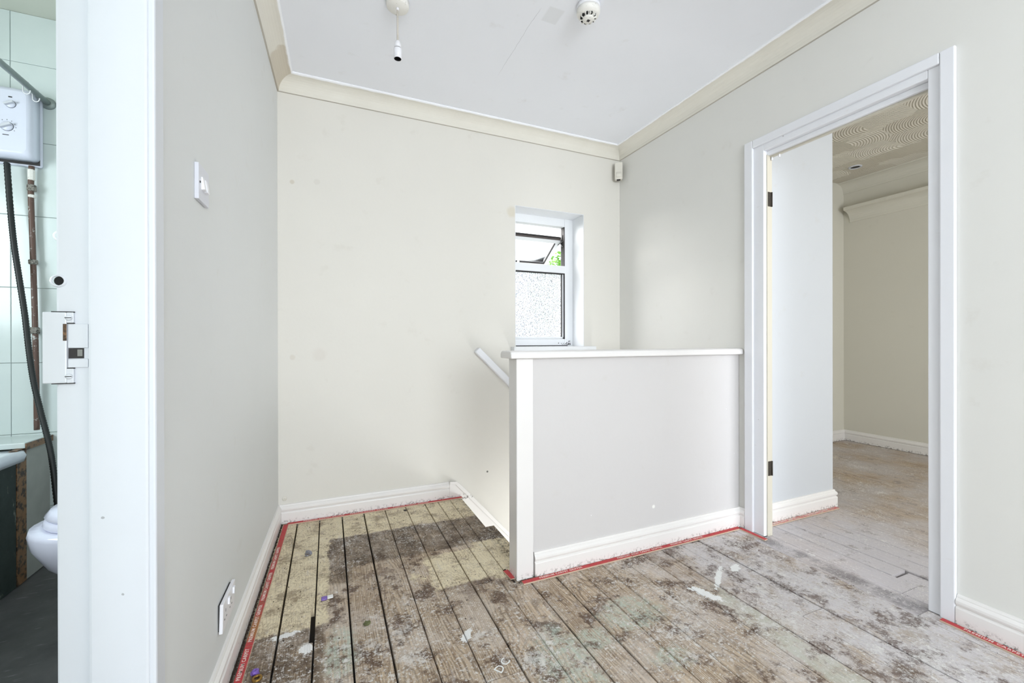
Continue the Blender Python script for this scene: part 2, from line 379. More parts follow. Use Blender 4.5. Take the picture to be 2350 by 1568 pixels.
# ------------------------------------------------------------------ mesh helpers
class MB:
    def __init__(s): s.v = []; s.f = []; s.sm = []
    def add(s, verts, faces, smooth=False):
        k = len(s.v); s.v += [tuple(v) for v in verts]; s.f += [tuple(i + k for i in f) for f in faces]; s.sm += [smooth] * len(faces)
        return s
    def box(s, x0, x1, y0, y1, z0, z1, mat=None):
        vs = [Vector((x, y, z)) for z in (z0, z1) for y in (y0, y1) for x in (x0, x1)]
        if mat: vs = [mat @ v for v in vs]
        return s.add(vs, [(0, 2, 3, 1), (4, 5, 7, 6), (0, 1, 5, 4), (2, 6, 7, 3), (0, 4, 6, 2), (1, 3, 7, 5)])
    def loft(s, rings, cap=True, smooth=True, closed=True):
        n = len(rings[0]); vs = [v for r in rings for v in r]; fs = []
        for i in range(len(rings) - 1):
            for j in range(n if closed else n - 1):
                a, b = i * n + j, i * n + (j + 1) % n; fs.append((a, b, b + n, a + n))
        s.add(vs, fs, smooth)
        if cap:
            k = len(s.v) - len(vs)
            s.f += [tuple(k + j for j in reversed(range(n))), tuple(k + (len(rings) - 1) * n + j for j in range(n))]; s.sm += [False, False]
        return s
    def lathe(s, prof, c=(0, 0, 0), n=24, mat=None, smooth=True, cap=True):
        rings = []
        for r, z in prof:
            ring = [Vector((r * math.cos(2 * math.pi * k / n), r * math.sin(2 * math.pi * k / n), z)) for k in range(n)]
            ring = [(mat @ v if mat else v) + Vector(c) for v in ring]; rings.append(ring)
        return s.loft(rings, cap, smooth)
    def tube(s, pts, rad, n=10, cap=True):
        pts = [Vector(p) for p in pts]; rings = []; up = None
        for i, p in enumerate(pts):
            d = (pts[min(i + 1, len(pts) - 1)] - pts[max(i - 1, 0)]).normalized()
            if up is None: up = Vector((0, 0, 1)) if abs(d.z) < .9 else Vector((1, 0, 0))
            a = d.cross(up).normalized(); b = a.cross(d).normalized(); up = b
            r = rad[i] if isinstance(rad, (list, tuple)) else rad
            rings.append([p + (a * math.cos(2 * math.pi * k / n) + b * math.sin(2 * math.pi * k / n)) * r for k in range(n)])
        return s.loft(rings, cap, True)
    def prism(s, poly, f0, f1, smooth=False):            # poly of 2D points, f0/f1 turn a 2D point into 3D
        return s.loft([[f0(*q) for q in poly], [f1(*q) for q in poly]], True, smooth)
    def build(s, name, mat, parent=None, bevel=0, seg=2, origin=None):
        me = D.meshes.new(name); me.from_pydata(s.v, [], s.f)
        me.polygons.foreach_set('use_smooth', s.sm)
        bm = bmesh.new(); bm.from_mesh(me); bmesh.ops.recalc_face_normals(bm, faces=bm.faces); bm.to_mesh(me); bm.free()
        me.materials.append(M[mat])
        o = D.objects.new(name, me); COL.objects.link(o)
        if bevel:
            m = o.modifiers.new('bevel', 'BEVEL'); m.width = bevel; m.segments = seg; m.limit_method = 'ANGLE'; m.angle_limit = math.radians(40)
            m.harden_normals = False
        if parent: o.parent = parent; o.matrix_parent_inverse = parent.matrix_world.inverted()
        return o
def empty(name, loc=(0, 0, 0), rz=0):
    o = D.objects.new(name, None); COL.objects.link(o); o.location = loc; o.rotation_euler = (0, 0, rz); o.empty_display_size = .05
    return o
def tag(o, label, cat, group=None):
    o['label'] = label; o['category'] = cat
    if group: o['group'] = group
    return o
def struct(o, label=None):
    o['kind'] = 'structure'
    if label: o['label'] = label
    return o
def child(o, parent, label=None):
    o.parent = parent
    if label: o['label'] = label
    return o
def sweep(path, prof, names, mat, label=None):
    """profile (distance from wall, height) along a wall path, interior on the right, one mesh per leg, mitred"""
    P = [Vector(p) for p in path]; nrm = []
    for a, b in zip(P, P[1:]):
        d = (b - a).normalized(); nrm.append(Vector((d.y, -d.x)))
    mit = []
    for i in range(len(P)):
        n1 = nrm[max(i - 1, 0)]; n2 = nrm[min(i, len(nrm) - 1)]
        mit.append((n1 + n2) / (1 + n1.dot(n2)))
    out = []
    for i in range(len(P) - 1):
        m = MB()
        r0 = [Vector((*(P[i] + mit[i] * d), z)) for d, z in prof]; r1 = [Vector((*(P[i + 1] + mit[i + 1] * d), z)) for d, z in prof]
        m.loft([r0, r1], True, False)
        o = struct(m.build(names[i], mat if isinstance(mat, str) else mat[i]), label[i] if label else None); out.append(o)
    return out

# ------------------------------------------------------------------ the room shell
# left wall with the bathroom doorway (slightly out of square), far part and near part and head
JY = .998; JN = .235; WT = .137
def left_wall():
    m = MB()
    def slab(y0, y1, z0, z1):
        q = [(LX(y0), y0), (LX(y1), y1), (LX(y1) - .13, y1), (LX(y0) - .13, y0)]
        m.prism(q, lambda x, y: Vector((x, y, z0)), lambda x, y: Vector((x, y, z1)))
    slab(JY + .03, C + .1, -.1, 2.6); slab(REAR - .1, JN - .03, -.1, 2.6); slab(JN - .03, JY + .03, 2.06, 2.6)
    struct(m.build('wall_left', 'left_wall_paint'), 'pale grey white painted wall with light switch beside bathroom doorway')
left_wall()
WX0, WX1, WZ0, WZ1 = 1.2, 1.767, .965, 1.983
m = MB()
Y1 = C + .25
m.box(LX(C) - .13, WX0, C, Y1, -1.6, 2.6).box(WX1, 2.9, C, Y1, -1.6, 2.6).box(WX0, WX1, C, Y1, -1.6, WZ0).box(WX0, WX1, C, Y1, WZ1, 2.6)
struct(m.build('wall_back', 'back_wall_paint'), 'cream painted wall with the small window above the stairs')
m = MB(); XR = B + .05
DY0, DY1, DZ = .812, 1.57, 2.06
m.box(B, XR, DY1, C + .02, -1.6, 2.7).box(B, XR, REAR - .1, DY0, -.1, 2.7).box(B, XR, DY0, DY1, DZ, 2.7)
struct(m.build('wall_right', 'wall_paint'), 'cream painted wall with bedroom doorway')
m = MB()
m.box(LX(REAR) - .1, -.25, REAR - .12, REAR, -.1, 2.6).box(1.5, B + .1, REAR - .12, REAR, -.1, 2.6).box(-.25, 1.5, REAR - .12, REAR, -.1, .68).box(-.25, 1.5, REAR - .12, REAR, 2.22, 2.6)
struct(m.build('wall_rear', 'wall_paint'), 'painted wall behind the viewer with a wide window opening')
m = MB(); m.box(-.6, XR, REAR - .1, C + .2, ZC, ZC + .1)
ceil = struct(m.build('ceiling', 'ceiling_paint'), 'smooth white painted landing ceiling')

# coving
K = .085
def cove(zc, k=K, drop=.084):
    prof = [(0, zc + .005), (0, zc - drop - .001), (.007, zc - drop), (.009, zc - drop + .006)]
    for i in range(9):
        a = i / 8 * R90; prof.append((.009 + (k - .018) * (1 - math.cos(a)), zc - drop + .006 + (drop - .016) * math.sin(a)))
    prof += [(k - .006, zc - .009), (k, zc - .006), (k, zc + .005)]
    return prof
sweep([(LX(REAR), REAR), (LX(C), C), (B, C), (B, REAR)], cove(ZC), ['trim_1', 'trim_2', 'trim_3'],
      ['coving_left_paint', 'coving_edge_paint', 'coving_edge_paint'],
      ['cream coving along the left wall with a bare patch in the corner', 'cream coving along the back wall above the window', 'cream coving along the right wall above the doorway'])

# skirting boards
SK = [(0, .002), (.018, .002), (.018, .060), (.0165, .064), (.0125, .066), (.0125, .069), (.0165, .073), (.0185, .080), (.0175, .088), (.013, .094), (.0095, .097), (.0095, .100), (.007, .106), (0, .107)]
sweep([(LX(1.05), 1.05), (LX(C), C), (.72, C)], SK, ['baseboard_left', 'baseboard_back'], 'skirting_gloss',
      ['white moulded skirting along the left wall under the socket', 'white moulded skirting along the back wall up to the stairs'])
BALY = 1.662
sweep([(.82, BALY), (B, BALY), (B, 1.618)], SK, ['baseboard_balustrade', 'baseboard_corner'], 'skirting_gloss',
      ['white moulded skirting along the foot of the boxed balustrade', 'short white skirting return beside the door frame'])
sweep([(B, .768), (B, REAR)], SK, ['baseboard_right'], 'skirting_gloss', ['white moulded skirting right of the bedroom doorway'])

# ------------------------------------------------------------------ floor: each board is its own piece
m = MB(); m.box(LX(REAR) - .2, .79, REAR, C, -.14, -.032).box(.79, B + .06, REAR, 1.72, -.14, -.032)
floor = struct(m.build('floor', 'subfloor_dark'), 'bare worn floorboards spattered with paint')
def board(x0, x1, y0, y1, mat, parent, tilt=0, z=0):
    """a plank with softened long edges, origin in its middle"""
    w = (x1 - x0) / 2; e = .0025; l = (y1 - y0) / 2; th = .03
    prof = [(-w, -th), (w, -th), (w, -e), (w - e, 0), (-w + e, 0), (-w, -e)]
    mb = MB(); mb.prism(prof, lambda a, b: Vector((a, -l, b)), lambda a, b: Vector((a, l, b)))
    o = mb.build('floorboard', mat); o.parent = parent
    o.location = ((x0 + x1) / 2, (y0 + y1) / 2, z); o.rotation_euler = (0, tilt, 0)
    return o
rnd = random.Random(3)
xs = [-.40, -.285, -.165, -.05, .07, .19, .312, .435, .555, .675, .79, .91, 1.03, 1.15, 1.265, 1.385, 1.503, 1.625, 1.745, 1.875, 2.02]
joints = {3: [2.02, .6], 4: [2.05, .2], 1: [.9], 2: [1.0], 6: [.3], 5: [.75], 7: [1.2, -.2], 12: [.5], 13: [1.42], 14: [-.3], 15: [.7], 17: [1.02], 19: [.35], 10: [.9]}
gaps = {1: .004, 2: .007, 3: .005, 4: .006, 5: .007, 6: .004, 7: .003, 8: .006, 9: .003, 10: .005, 11: .006, 12: .002, 13: .002, 14: .003, 15: .0025, 16: .008, 17: .002, 18: .008, 19: .003, 20: .004}
for i in range(len(xs) - 1):
    x0, x1 = xs[i] + gaps.get(i, .003) / 2, xs[i + 1] - gaps.get(i + 1, .003) / 2
    top = C if x1 < .56 else (1.700 if x1 < .80 else 1.66)
    ys = [REAR] + sorted(joints.get(i, [])) + [top]
    for a, b in zip(ys, ys[1:]):
        zz = rnd.uniform(-.0015, .0005)
        if i == 2 and b > 1.5:                                # the plank left of the open slot stops short of its neighbour
            board(x0, x1, a + .002, 1.60, 'worn_floorboard', floor, 0, zz); board(x0, x1 - .012, 1.60, 1.80, 'worn_floorboard', floor, 0, zz); board(x0, x1, 1.80, b, 'worn_floorboard', floor, 0, zz)
        else:
            board(x0, x1, a + .0012, b - .0012, 'worn_floorboard', floor, rnd.uniform(-.004, .004), zz)
for x0, x1 in ((.5575, .638), (.641, .718), (.721, .797)):
    board(x0, x1, 1.703, C, 'worn_floorboard', floor, 0, -.001)
o = board(.799, .848, 1.74, 2.215, 'worn_floorboard', floor, 0, -.003); o.name = 'stair_nosing'

# bathroom floor, bedroom floor
m = MB(); m.box(-2.1, LX(0) - .05, -.1, 2.9, -.1, -.004)
struct(m.build('floor_bathroom', 'bathroom_vinyl'), 'dark grey stone-look vinyl floor of the bathroom')
m = MB(); m.box(B + .06, BED_X + .1, -1.6, BED_Y + .1, -.14, -.032)
bfloor = struct(m.build('floor_bedroom', 'subfloor_dark'), 'paint-flecked bare boards of the bedroom')
board(2.021, 2.096, 1.513, 1.66, 'worn_floorboard', floor); board(2.021, 2.096, REAR, .848, 'worn_floorboard', floor)
bx = [2.02, 2.14, 2.262, 2.372, 2.485, 2.595]
while bx[-1] < BED_X - .05: bx.append(bx[-1] + rnd.choice((.138, .144, .15)))
for i in range(len(bx) - 1):
    g = .0012 if i not in (2, 10, 14) else .003
    x0, x1 = bx[i] + g, bx[i + 1] - g
    j = 1.04 if i == 2 else rnd.uniform(-.6, 1.0)
    lo = -1.5 if i > 0 else .85
    hi = BED_Y if x0 > 2.87 else 1.62
    if i == 0: board(x0, x1, lo, 1.51, 'bedroom_floorboard', floor, 0, -.001); continue
    if i == 1: j = .95; hi = 1.62
    board(x0, x1, lo, j - (.014 if i == 2 else .001), 'bedroom_floorboard', bfloor, 0, -.001 + (-.006 if i == 2 else 0)); board(x0, x1, j + .001, hi, 'bedroom_floorboard', bfloor, 0, -.001)

# ------------------------------------------------------------------ staircase going down behind the balustrade
st = empty('staircase', (.80, 2.2, 0))
tag(st, 'flight of stairs going down behind the white boxed balustrade', 'stairs')
for k in range(6):
    x0 = .80 + .215 * k; z = -.21 * (k + 1)
    MB().box(x0 + .0, x0 + .245, 1.75, C - .03, z - .03, z).build('tread', 'dark_brown_stair', st)
    MB().box(x0 + .0, x0 + .018, 1.75, C - .03, z + .001, z + .179).build('riser', 'dark_brown_stair', st)
m = MB(); m.box(.80, B + .05, 1.735, 1.75, -1.6, -.14)
m.box(.78, .80, 1.735, C, -1.6, -.033)
struct(m.build('wall_stairwell', 'wall_paint'), 'painted side of the stairwell below the balustrade')
m = MB(); m.box(.78, B + .05, 1.735, C + .02, -1.66, -1.6); struct(m.build('floor_stairwell', 'dark_brown_stair'), 'lower turn of the stairs')
# wall string: level piece then raking down
th = .018
poly = [(.72, .002), (.72, .108), (.765, .104), (.80, .072), (1.66, -.868), (1.66, -1.2), (.80, -.26), (.80, .002)]
ws = MB(); ws.prism(poly, lambda x, z: Vector((x, C - th, z)), lambda x, z: Vector((x, C + .0, z)))
string_ob = struct(ws.build('trim_4', 'skirting_gloss', None, .003), 'white stair string raking down the back wall')
mb = MB()
path = [(.73, .108), (.765, .104), (.80, .072), (1.66, -.868)]
def off(pt, d): return (pt[0], pt[1] - d)
mb.prism([(.722, .112), (.768, .108), (.806, .074), (1.66, -.862), (1.66, -.892), (.79, .056), (.762, .088), (.722, .094)], lambda x, z: Vector((x, C - th - .006, z)), lambda x, z: Vector((x, C - th + .002, z)))
mb.build('string_bead', 'skirting_gloss', string_ob, .002)
# handrail on the wall
rail = MB(); u = Vector((.7178, 0, -.6963)); v = Vector((.6963, 0, .7178)); o0 = Vector((.893, C, .957))
mat = Matrix(((u.x, 0, v.x, o0.x), (u.y, -1, v.y, o0.y), (u.z, 0, v.z, o0.z), (0, 0, 0, 1)))
rail.box(0, 1.25, .0, .045, 0, .042, mat)
ro = tag(rail.build('handrail', 'white_gloss', None, .006), 'sloping white wooden handrail fixed to the back wall', 'handrail')

# ------------------------------------------------------------------ boxed balustrade
bal = empty('balustrade', (1.4, 1.69, 0)); tag(bal, 'white boxed-in stair balustrade with newel and rounded cap', 'balustrade')
bal_p = bal; bpy.context.view_layer.update()
MB().box(.735, .8155, 1.65, 1.735, .001, .954).build('newel_post', 'newel_gloss', bal, .004)
MB().box(.818, B - .001, BALY, 1.73, .001, .954).build('panel', 'panel_paint', bal)
cp = [(-.062, .0), (-.062, .018), (-.056, .028), (-.044, .033), (.044, .033), (.056, .028), (.062, .018), (.062, 0)]
mc = MB(); mc.prism(cp, lambda a, b: Vector((.702, 1.692 + a, .954 + b)), lambda a, b: Vector((B - .001, 1.692 + a, .954 + b)), False)
mc.build('handrail_cap', 'newel_gloss', bal, .006, 3)
MB().box(.8155, .8185, 1.66, 1.67, .01, .95).build('joint', 'black_hole', bal)

# ------------------------------------------------------------------ bathroom doorway
d1 = struct(empty('door_1', (-.38, .62, 0)), 'thickly painted white bathroom door frame'); bpy.context.view_layer.update()
XL = -.31; XS = -.397; XB = -.447
MB().box(XB, XL, JY + .018, JY + .05, .0, 2.06).build('jamb', 'jamb_gloss', d1, .004)
MB().box(XS, XL, JY, JY + .022, .0, 2.03).build('door_stop', 'jamb_gloss', d1, .005)
MB().box(XB - .02, XL - .02, JN - .05, JN - .012, 0, 2.06).build('jamb', 'jamb_gloss', d1, .004)
MB().box(XS - .02, XL - .02, JN - .014, JN, 0, 2.03).build('door_stop', 'jamb_gloss', d1, .004)
MB().box(XB - .01, XL - .01, JN - .012, JY + .012, 2.03, 2.068).build('head', 'jamb_gloss', d1, .004)
MB().box(LX(1.02) - .004, LX(1.02) + .009, JY + .004, JY + .052, .0, 2.11).build('architrave', 'jamb_gloss', d1, .004)
MB().box(LX(.2) - .004, LX(.2) + .009, JN - .055, JN - .004, .0, 2.11).build('architrave', 'jamb_gloss', d1, .004)
# old mortice keep: lipped plate, blanking pieces, open latch hole
yk = JY + .018
kp = MB(); kp.box(-.4625, -.430, yk - .006, yk + .03, .956, 1.083)
keep = kp.build('latch_keep', 'jamb_gloss', d1, .002); keep['label'] = 'painted-over metal latch keep'
MB().box(-.4305, -.421, yk - .005, yk, 1.064, 1.083).build('keep_tab', 'jamb_gloss', d1, .001)
MB().box(-.4305, -.421, yk - .005, yk, .956, .982).build('keep_tab', 'jamb_gloss', d1, .001)
MB().box(-.4295, -.402, yk - .0035, yk, 1.019, 1.0625).build('filler_block', 'jamb_gloss', d1, .001)
MB().box(-.4295, -.402, yk - .0035, yk, .9835, .999).build('filler_block', 'jamb_gloss', d1, .001)
MB().box(-.4295, -.4085, yk - .0008, yk, 1.000, 1.0185).build('latch_hole', 'dark_seal', d1)
MB().box(-.417, -.410, yk - .002, yk - .0005, 1.004, 1.016).build('latch_metal', 'steel', d1)
MB().box(-.4345, -.4300, yk - .0068, yk - .005, 1.032, 1.062).build('bare_wood_slot', 'timber_rot', d1)
for z, w in ((1.0835, .030), (1.0632, .012), (.9825, .010), (.9555, .03)):
    MB().box(-.421 - w, -.4205, yk - .0045, yk - .0005, z - .0009, z + .0009).build('crack', 'dark_seal', d1)
for z in (1.073, .968):
    s_ = MB().lathe([(.0048, 0), (.0048, .002), (.003, .003), (.0005, .0032)], (-.427, yk - .005, z), 16, Matrix.Rotation(R90, 4, 'X')).build('screw', 'jamb_gloss', d1)
    MB().box(-.4315, -.4225, yk - .0088, yk - .0078, z - .0006, z + .0006).build('slot', 'dark_seal', s_)
MB().lathe([(.0085, 0), (.0075, .0008)], (-.441, yk + .0003, 1.139), 14, Matrix.Rotation(R90, 4, 'X')).build('bolt_hole', 'black_hole', d1)
MB().lathe([(.012, 0), (.0105, .0025), (.0085, .003), (.0082, .0)], (-.443, yk, 1.139), 14, Matrix.Rotation(R90, 4, 'X'), True, False).build('chipped_rim', 'jamb_gloss', d1)
hk = MB(); hk.tube([(-.446 - .009 * math.sin(a) , 1.03, 1.222 + .0085 * math.cos(a)) for a in [i / 12 * math.pi for i in range(13)]], .0017, 8)
tag(hk.build('coat_hook', 'white_plastic'), 'small white wire hook at the edge of the bathroom door frame', 'hook')

# ------------------------------------------------------------------ bathroom
m = MB(); m.box(-2.1, LX(C) - .06, BATH_Y, BATH_Y + .1, -.1, 2.65)
wb = struct(m.build('wall_bathroom_back', 'tile_grout'), 'white tiled bathroom wall behind the shower heater')
m = MB(); m.box(-2.2, -2.1, -.1, .9, -.1, 2.65).box(-2.2, -2.1, 1.8, 2.9, -.1, 2.65).box(-2.2, -2.1, .9, 1.8, -.1, 1.15).box(-2.2, -2.1, .9, 1.8, 2.05, 2.65); struct(m.build('wall_bathroom_left', 'bathroom_ceiling'), 'pale bathroom wall with a window opening beyond the bath')
m = MB(); m.box(-2.2, LX(.15) - .13, .1, .2, -.1, 2.65)
struct(m.build('wall_bathroom_near', 'bathroom_ceiling'), 'plain pale bathroom wall beside the doorway')
m = MB(); m.box(-2.2, LX(C) - .06, .1, BATH_Y, 2.55, 2.65); struct(m.build('ceiling_bathroom', 'bathroom_ceiling'), 'greenish white bathroom ceiling')
zr = [-.09, .257, .604, .933, 1.281, 1.615, 1.96, 2.32, 2.55]; tx = [-2.1, -1.835, -1.583, -1.337, -1.09, -.843, -.596, -.40]
tile_me = {}
for i in range(len(zr) - 1):
    for j in range(len(tx) - 1):
        w = tx[j + 1] - tx[j] - .0016; h = zr[i + 1] - zr[i] - .0016; key = (round(w, 4), round(h, 4))
        if key not in tile_me:
            t_ = MB().box(-w / 2, w / 2, -.007, 0, -h / 2, h / 2).build('tile', 'tile_glaze'); bm = bmesh.new(); bm.from_mesh(t_.data)
            es = [e for e in bm.edges if all(q.co.y < -.006 for q in e.verts)]
            bmesh.ops.bevel(bm, geom=es, offset=.0015, segments=1, affect='EDGES'); bm.to_mesh(t_.data); bm.free(); tile_me[key] = t_.data
        else:
            t_ = D.objects.new('tile', tile_me[key]); COL.objects.link(t_)
        t_.parent = wb; t_.location = ((tx[j] + tx[j + 1]) / 2, BATH_Y, (zr[i] + zr[i + 1]) / 2)
# shower heater
TY = BATH_Y - .007
sh = empty('electric_shower', (-1.335, TY, 1.84)); tag(sh, 'white electric shower heater box with two dials on bathroom tiles', 'shower heater'); bpy.context.view_layer.update()
MB().box(-1.46, -1.2225, TY - .022, TY - .0005, 1.838, 2.168).build('back_plate', 'lilac_white_plastic', sh, .012, 3)
MB().box(-1.462, -1.2265, TY - .0255, TY - .022, 1.845, 2.165).build('seam', 'dark_seal', sh)
cv = MB(); rings = []
for dy, ins in ((-.0255, 0), (-.06, .0), (-.078, .006), (-.088, .022)):
    a, b, c_, d_ = -1.464 + ins, -1.225 - ins * .8, 1.856 + ins, 2.168 - ins; r = .02
    ring = []
    for cx, cz, a0 in ((b - r, d_ - r, 0), (a + r, d_ - r, R90), (a + r, c_ + r, 2 * R90), (b - r, c_ + r, 3 * R90)):
        ring += [Vector((cx + r * math.cos(a0 + k * R90 / 5), TY + dy, cz + r * math.sin(a0 + k * R90 / 5))) for k in range(6)]
    rings.append(ring)
cv.loft(rings); cv.build('cover', 'lilac_white_plastic', sh)
for kx, kz, r in ((-1.292, 2.085, .0165), (-1.304, 1.985, .0205)):
    kn = MB().lathe([(r, 0), (r, .004), (r * .9, .007), (.0005, .008)], (kx, TY - .0875, kz), 28, Matrix.Rotation(R90, 4, 'X')).build('dial', 'lilac_white_plastic', sh)
    MB().lathe([(r + .0012, 0), (r + .0012, .0012)], (kx, TY - .0872, kz), 28, Matrix.Rotation(R90, 4, 'X')).build('dial_shadow_ring', 'dark_seal', kn)
    g = Matrix.Translation((kx, TY - .096, kz)) @ Matrix.Rotation(math.radians(-28), 4, 'Y')
    MB().box(-r * 1.05, r * 1.05, -.012, .002, -r * .26, r * .26, g).build('grip', 'grey_plastic', kn, .002)
for q in range(9):
    a = math.radians(-35 + q * 31); MB().box(-1.304 + .029 * math.cos(a) - .0012, -1.304 + .029 * math.cos(a) + .0012, TY - .0889, TY - .0876, 1.985 + .029 * math.sin(a) - .0012, 1.985 + .029 * math.sin(a) + .0012).build('dial_mark', 'dark_seal', sh)
MB().box(-1.299, -1.287, TY - .0889, TY - .0876, 2.114, 2.119).build('indicator', 'dark_seal', sh)
MB().box(-1.318, -1.298, TY - .0889, TY - .0876, 1.945, 1.948).build('dial_mark', 'dark_seal', sh)
# shower hose, pipe, curtain rail and hooks
def bt(px, py, Y):                                   # a pixel onto the vertical plane y = Y
    F = Vector((math.sin(YAW), math.cos(YAW), 0)); Rr = Vector((math.cos(YAW), -math.sin(YAW), 0))
    r = F + Rr * ((px - 1175) / FPX) + Vector((0, 0, -1)) * ((py - 783) / FPX)
    return Vector((0, 0, CAM_H)) + r * (Y / r.y)
def smooth_path(pts, n):
    pts = [Vector(p) for p in pts]; out = []
    for i in range(len(pts) - 1):
        p0, p1, p2, p3 = pts[max(i - 1, 0)], pts[i], pts[i + 1], pts[min(i + 2, len(pts) - 1)]
        for k in range(n):
            t = k / n; out.append(.5 * ((2 * p1) + (p2 - p0) * t + (2 * p0 - 5 * p1 + 4 * p2 - p3) * t * t + (3 * p1 - p0 - 3 * p2 + p3) * t ** 3))
    out.append(pts[-1]); return out
hp = [bt(17, 372, 2.64), bt(25, 480, 2.63), bt(33, 560, 2.62), bt(45, 640, 2.61), bt(57, 720, 2.6), bt(66, 800, 2.59), bt(76, 870, 2.58), bt(92, 940, 2.56), bt(110, 1010, 2.53), bt(120, 1065, 2.51), bt(131, 1160, 2.48), bt(150, 1290, 2.46)]
hpts = smooth_path(hp, 26)
mb = MB(); mb.tube(hpts, [.0112 if k % 2 else .0096 for k in range(len(hpts))], 10)
tag(mb.build('shower_hose', 'black_rubber'), 'black ribbed shower hose hanging from the heater', 'hose')
cpp = empty('water_pipe', bt(85, 990, 2.665)); tag(cpp, 'old brown copper water pipe rising to the shower heater', 'pipe'); bpy.context.view_layer.update()
pp = [bt(74, 380, 2.665), bt(72, 440, 2.665), bt(75, 540, 2.665), bt(78, 640, 2.665), bt(81, 760, 2.665), bt(83, 880, 2.665), bt(84, 985, 2.665)]
mb = MB(); mb.tube(smooth_path(pp, 6), .0102, 12); mb.build('tube', 'copper_old', cpp)
for py, r, h, mt in ((400, .013, .05, 'dirty_white'), (430, .0165, .03, 'fitting_metal'), (449, .013, .014, 'dirty_white'), (600, .0165, .022, 'fitting_metal'), (757, .018, .03, 'fitting_metal')):
    p_ = bt(73 + (py - 380) * .0175, py, 2.665)
    MB().lathe([(r * .8, -h / 2), (r, -h / 2 + .003), (r, h / 2 - .003), (r * .8, h / 2)], p_, 8, None, False).build('pipe_fitting', mt, cpp)
cr = empty('curtain_rail', (-1.207, BATH_Y - .01, 2.158)); tag(cr, 'grey metal shower curtain rail fixed to bathroom tiles', 'curtain rail'); bpy.context.view_layer.update()
MB().tube([(-1.207, BATH_Y - .008, 2.15), (-1.19, .6, 2.15)], .0125, 14).build('rod', 'rail_metal', cr)
MB().lathe([(.028, 0), (.026, .008), (.014, .012)], (-1.207, TY, 2.15), 20, Matrix.Rotation(R90, 4, 'X')).build('wall_flange', 'rail_metal', cr)
for yy, dx, lb in ((2.53, -.0, 'white plastic curtain ring on the rail, left of the pair'), (2.595, .0, 'white plastic curtain ring on the rail nearest the wall')):
    mb = MB(); pts = []
    for k in range(19):
        a = math.radians(60 + k * 300 / 18); rr = .0155
        pts.append((-1.207 + rr * math.cos(a) * .9, yy + .010 * math.sin(a * .5), 2.15 + rr * math.sin(a) * 1.0 - (.022 if math.sin(a) < 0 else 0)))
    mb.tube(smooth_path(pts, 2), .0019, 8)
    tag(mb.build('curtain_ring', 'white_plastic'), lb, 'curtain ring', 'curtain rings on the shower rail')
# bath
ba = empty('bathtub', (-1.55, 1.7, 0)); tag(ba, 'white bathtub with stained dark green panel under the shower', 'bathtub'); bpy.context.view_layer.update()
mb = MB(); rings = []
def rr_ring(x0, x1, y0, y1, r, z):
    ring = []
    for cx, cy, a0 in ((x1 - r, y1 - r, 0), (x0 + r, y1 - r, R90), (x0 + r, y0 + r, 2 * R90), (x1 - r, y0 + r, 3 * R90)):
        ring += [Vector((cx + r * math.cos(a0 + k * R90 / 5), cy + r * math.sin(a0 + k * R90 / 5), z)) for k in range(6)]
    return ring
for x0, x1, y0, y1, r, z in ((-1.915, -1.185, .9, 2.49, .03, .525), (-1.92, -1.178, .895, 2.495, .035, .55), (-1.915, -1.185, .9, 2.49, .035, .568), (-1.86, -1.25, .96, 2.44, .09, .568), (-1.84, -1.27, .99, 2.42, .1, .54), (-1.78, -1.34, 1.1, 2.32, .12, .22), (-1.7, -1.42, 1.2, 2.22, .1, .18)):
    rings.append(rr_ring(x0, x1, y0, y1, r, z))
mb.loft(rings, True); mb.build('tub', 'enamel', ba)
MB().box(-1.225, -1.205, .9, 2.455, .0, .53).build('bath_panel', 'bath_panel_green', ba)
MB().box(-1.228, -1.203, 2.457, 2.518, .0, .572).build('batten', 'timber_rot', ba)
MB().box(-1.226, -1.206, 2.519, TY - .001, .0, .572).build('end_board', 'pale_board', ba)
MB().box(-2.05, -1.198, 2.497, TY - .001, .573, .596).build('ledge', 'tile_glaze', ba, .002)
MB().box(-1.199, -1.194, 2.50, TY - .001, .565, .592).build('ledge_edging', 'timber_rot', ba)
# toilet, facing away from the landing wall
tl = empty('toilet', (-.66, 1.98, 0)); tag(tl, 'white toilet with closed lid seen past the bathroom door frame', 'toilet'); bpy.context.view_layer.update()
def ell(cx, cy, rx, ry, z, n=32): return [Vector((cx + rx * math.cos(2 * math.pi * k / n), cy + ry * math.sin(2 * math.pi * k / n), z)) for k in range(n)]
CY = 1.98
MB().loft([ell(-.66, CY, .15, .11, 0), ell(-.66, CY, .145, .10, .05), ell(-.66, CY, .12, .085, .14), ell(-.67, CY, .15, .10, .2), ell(-.69, CY, .20, .14, .27), ell(-.70, CY, .225, .175, .34), ell(-.70, CY, .232, .185, .385), ell(-.70, CY, .228, .182, .402), ell(-.70, CY, .20, .16, .404)]).build('bowl', 'porcelain', tl)
MB().loft([ell(-.69, CY, .20, .165, .405), ell(-.69, CY, .205, .17, .415), ell(-.69, CY, .20, .165, .43), ell(-.69, CY, .17, .14, .432)]).build('seat', 'porcelain', tl)
MB().loft([ell(-.69, CY, .195, .16, .434), ell(-.69, CY, .20, .165, .442), ell(-.69, CY, .185, .155, .462), ell(-.685, CY, .14, .12, .475), ell(-.68, CY, .06, .05, .481)]).build('lid', 'porcelain', tl)
MB().box(-.60, -.47, CY - .2, CY + .2, .45, .80).build('cistern', 'porcelain', tl, .02, 3)

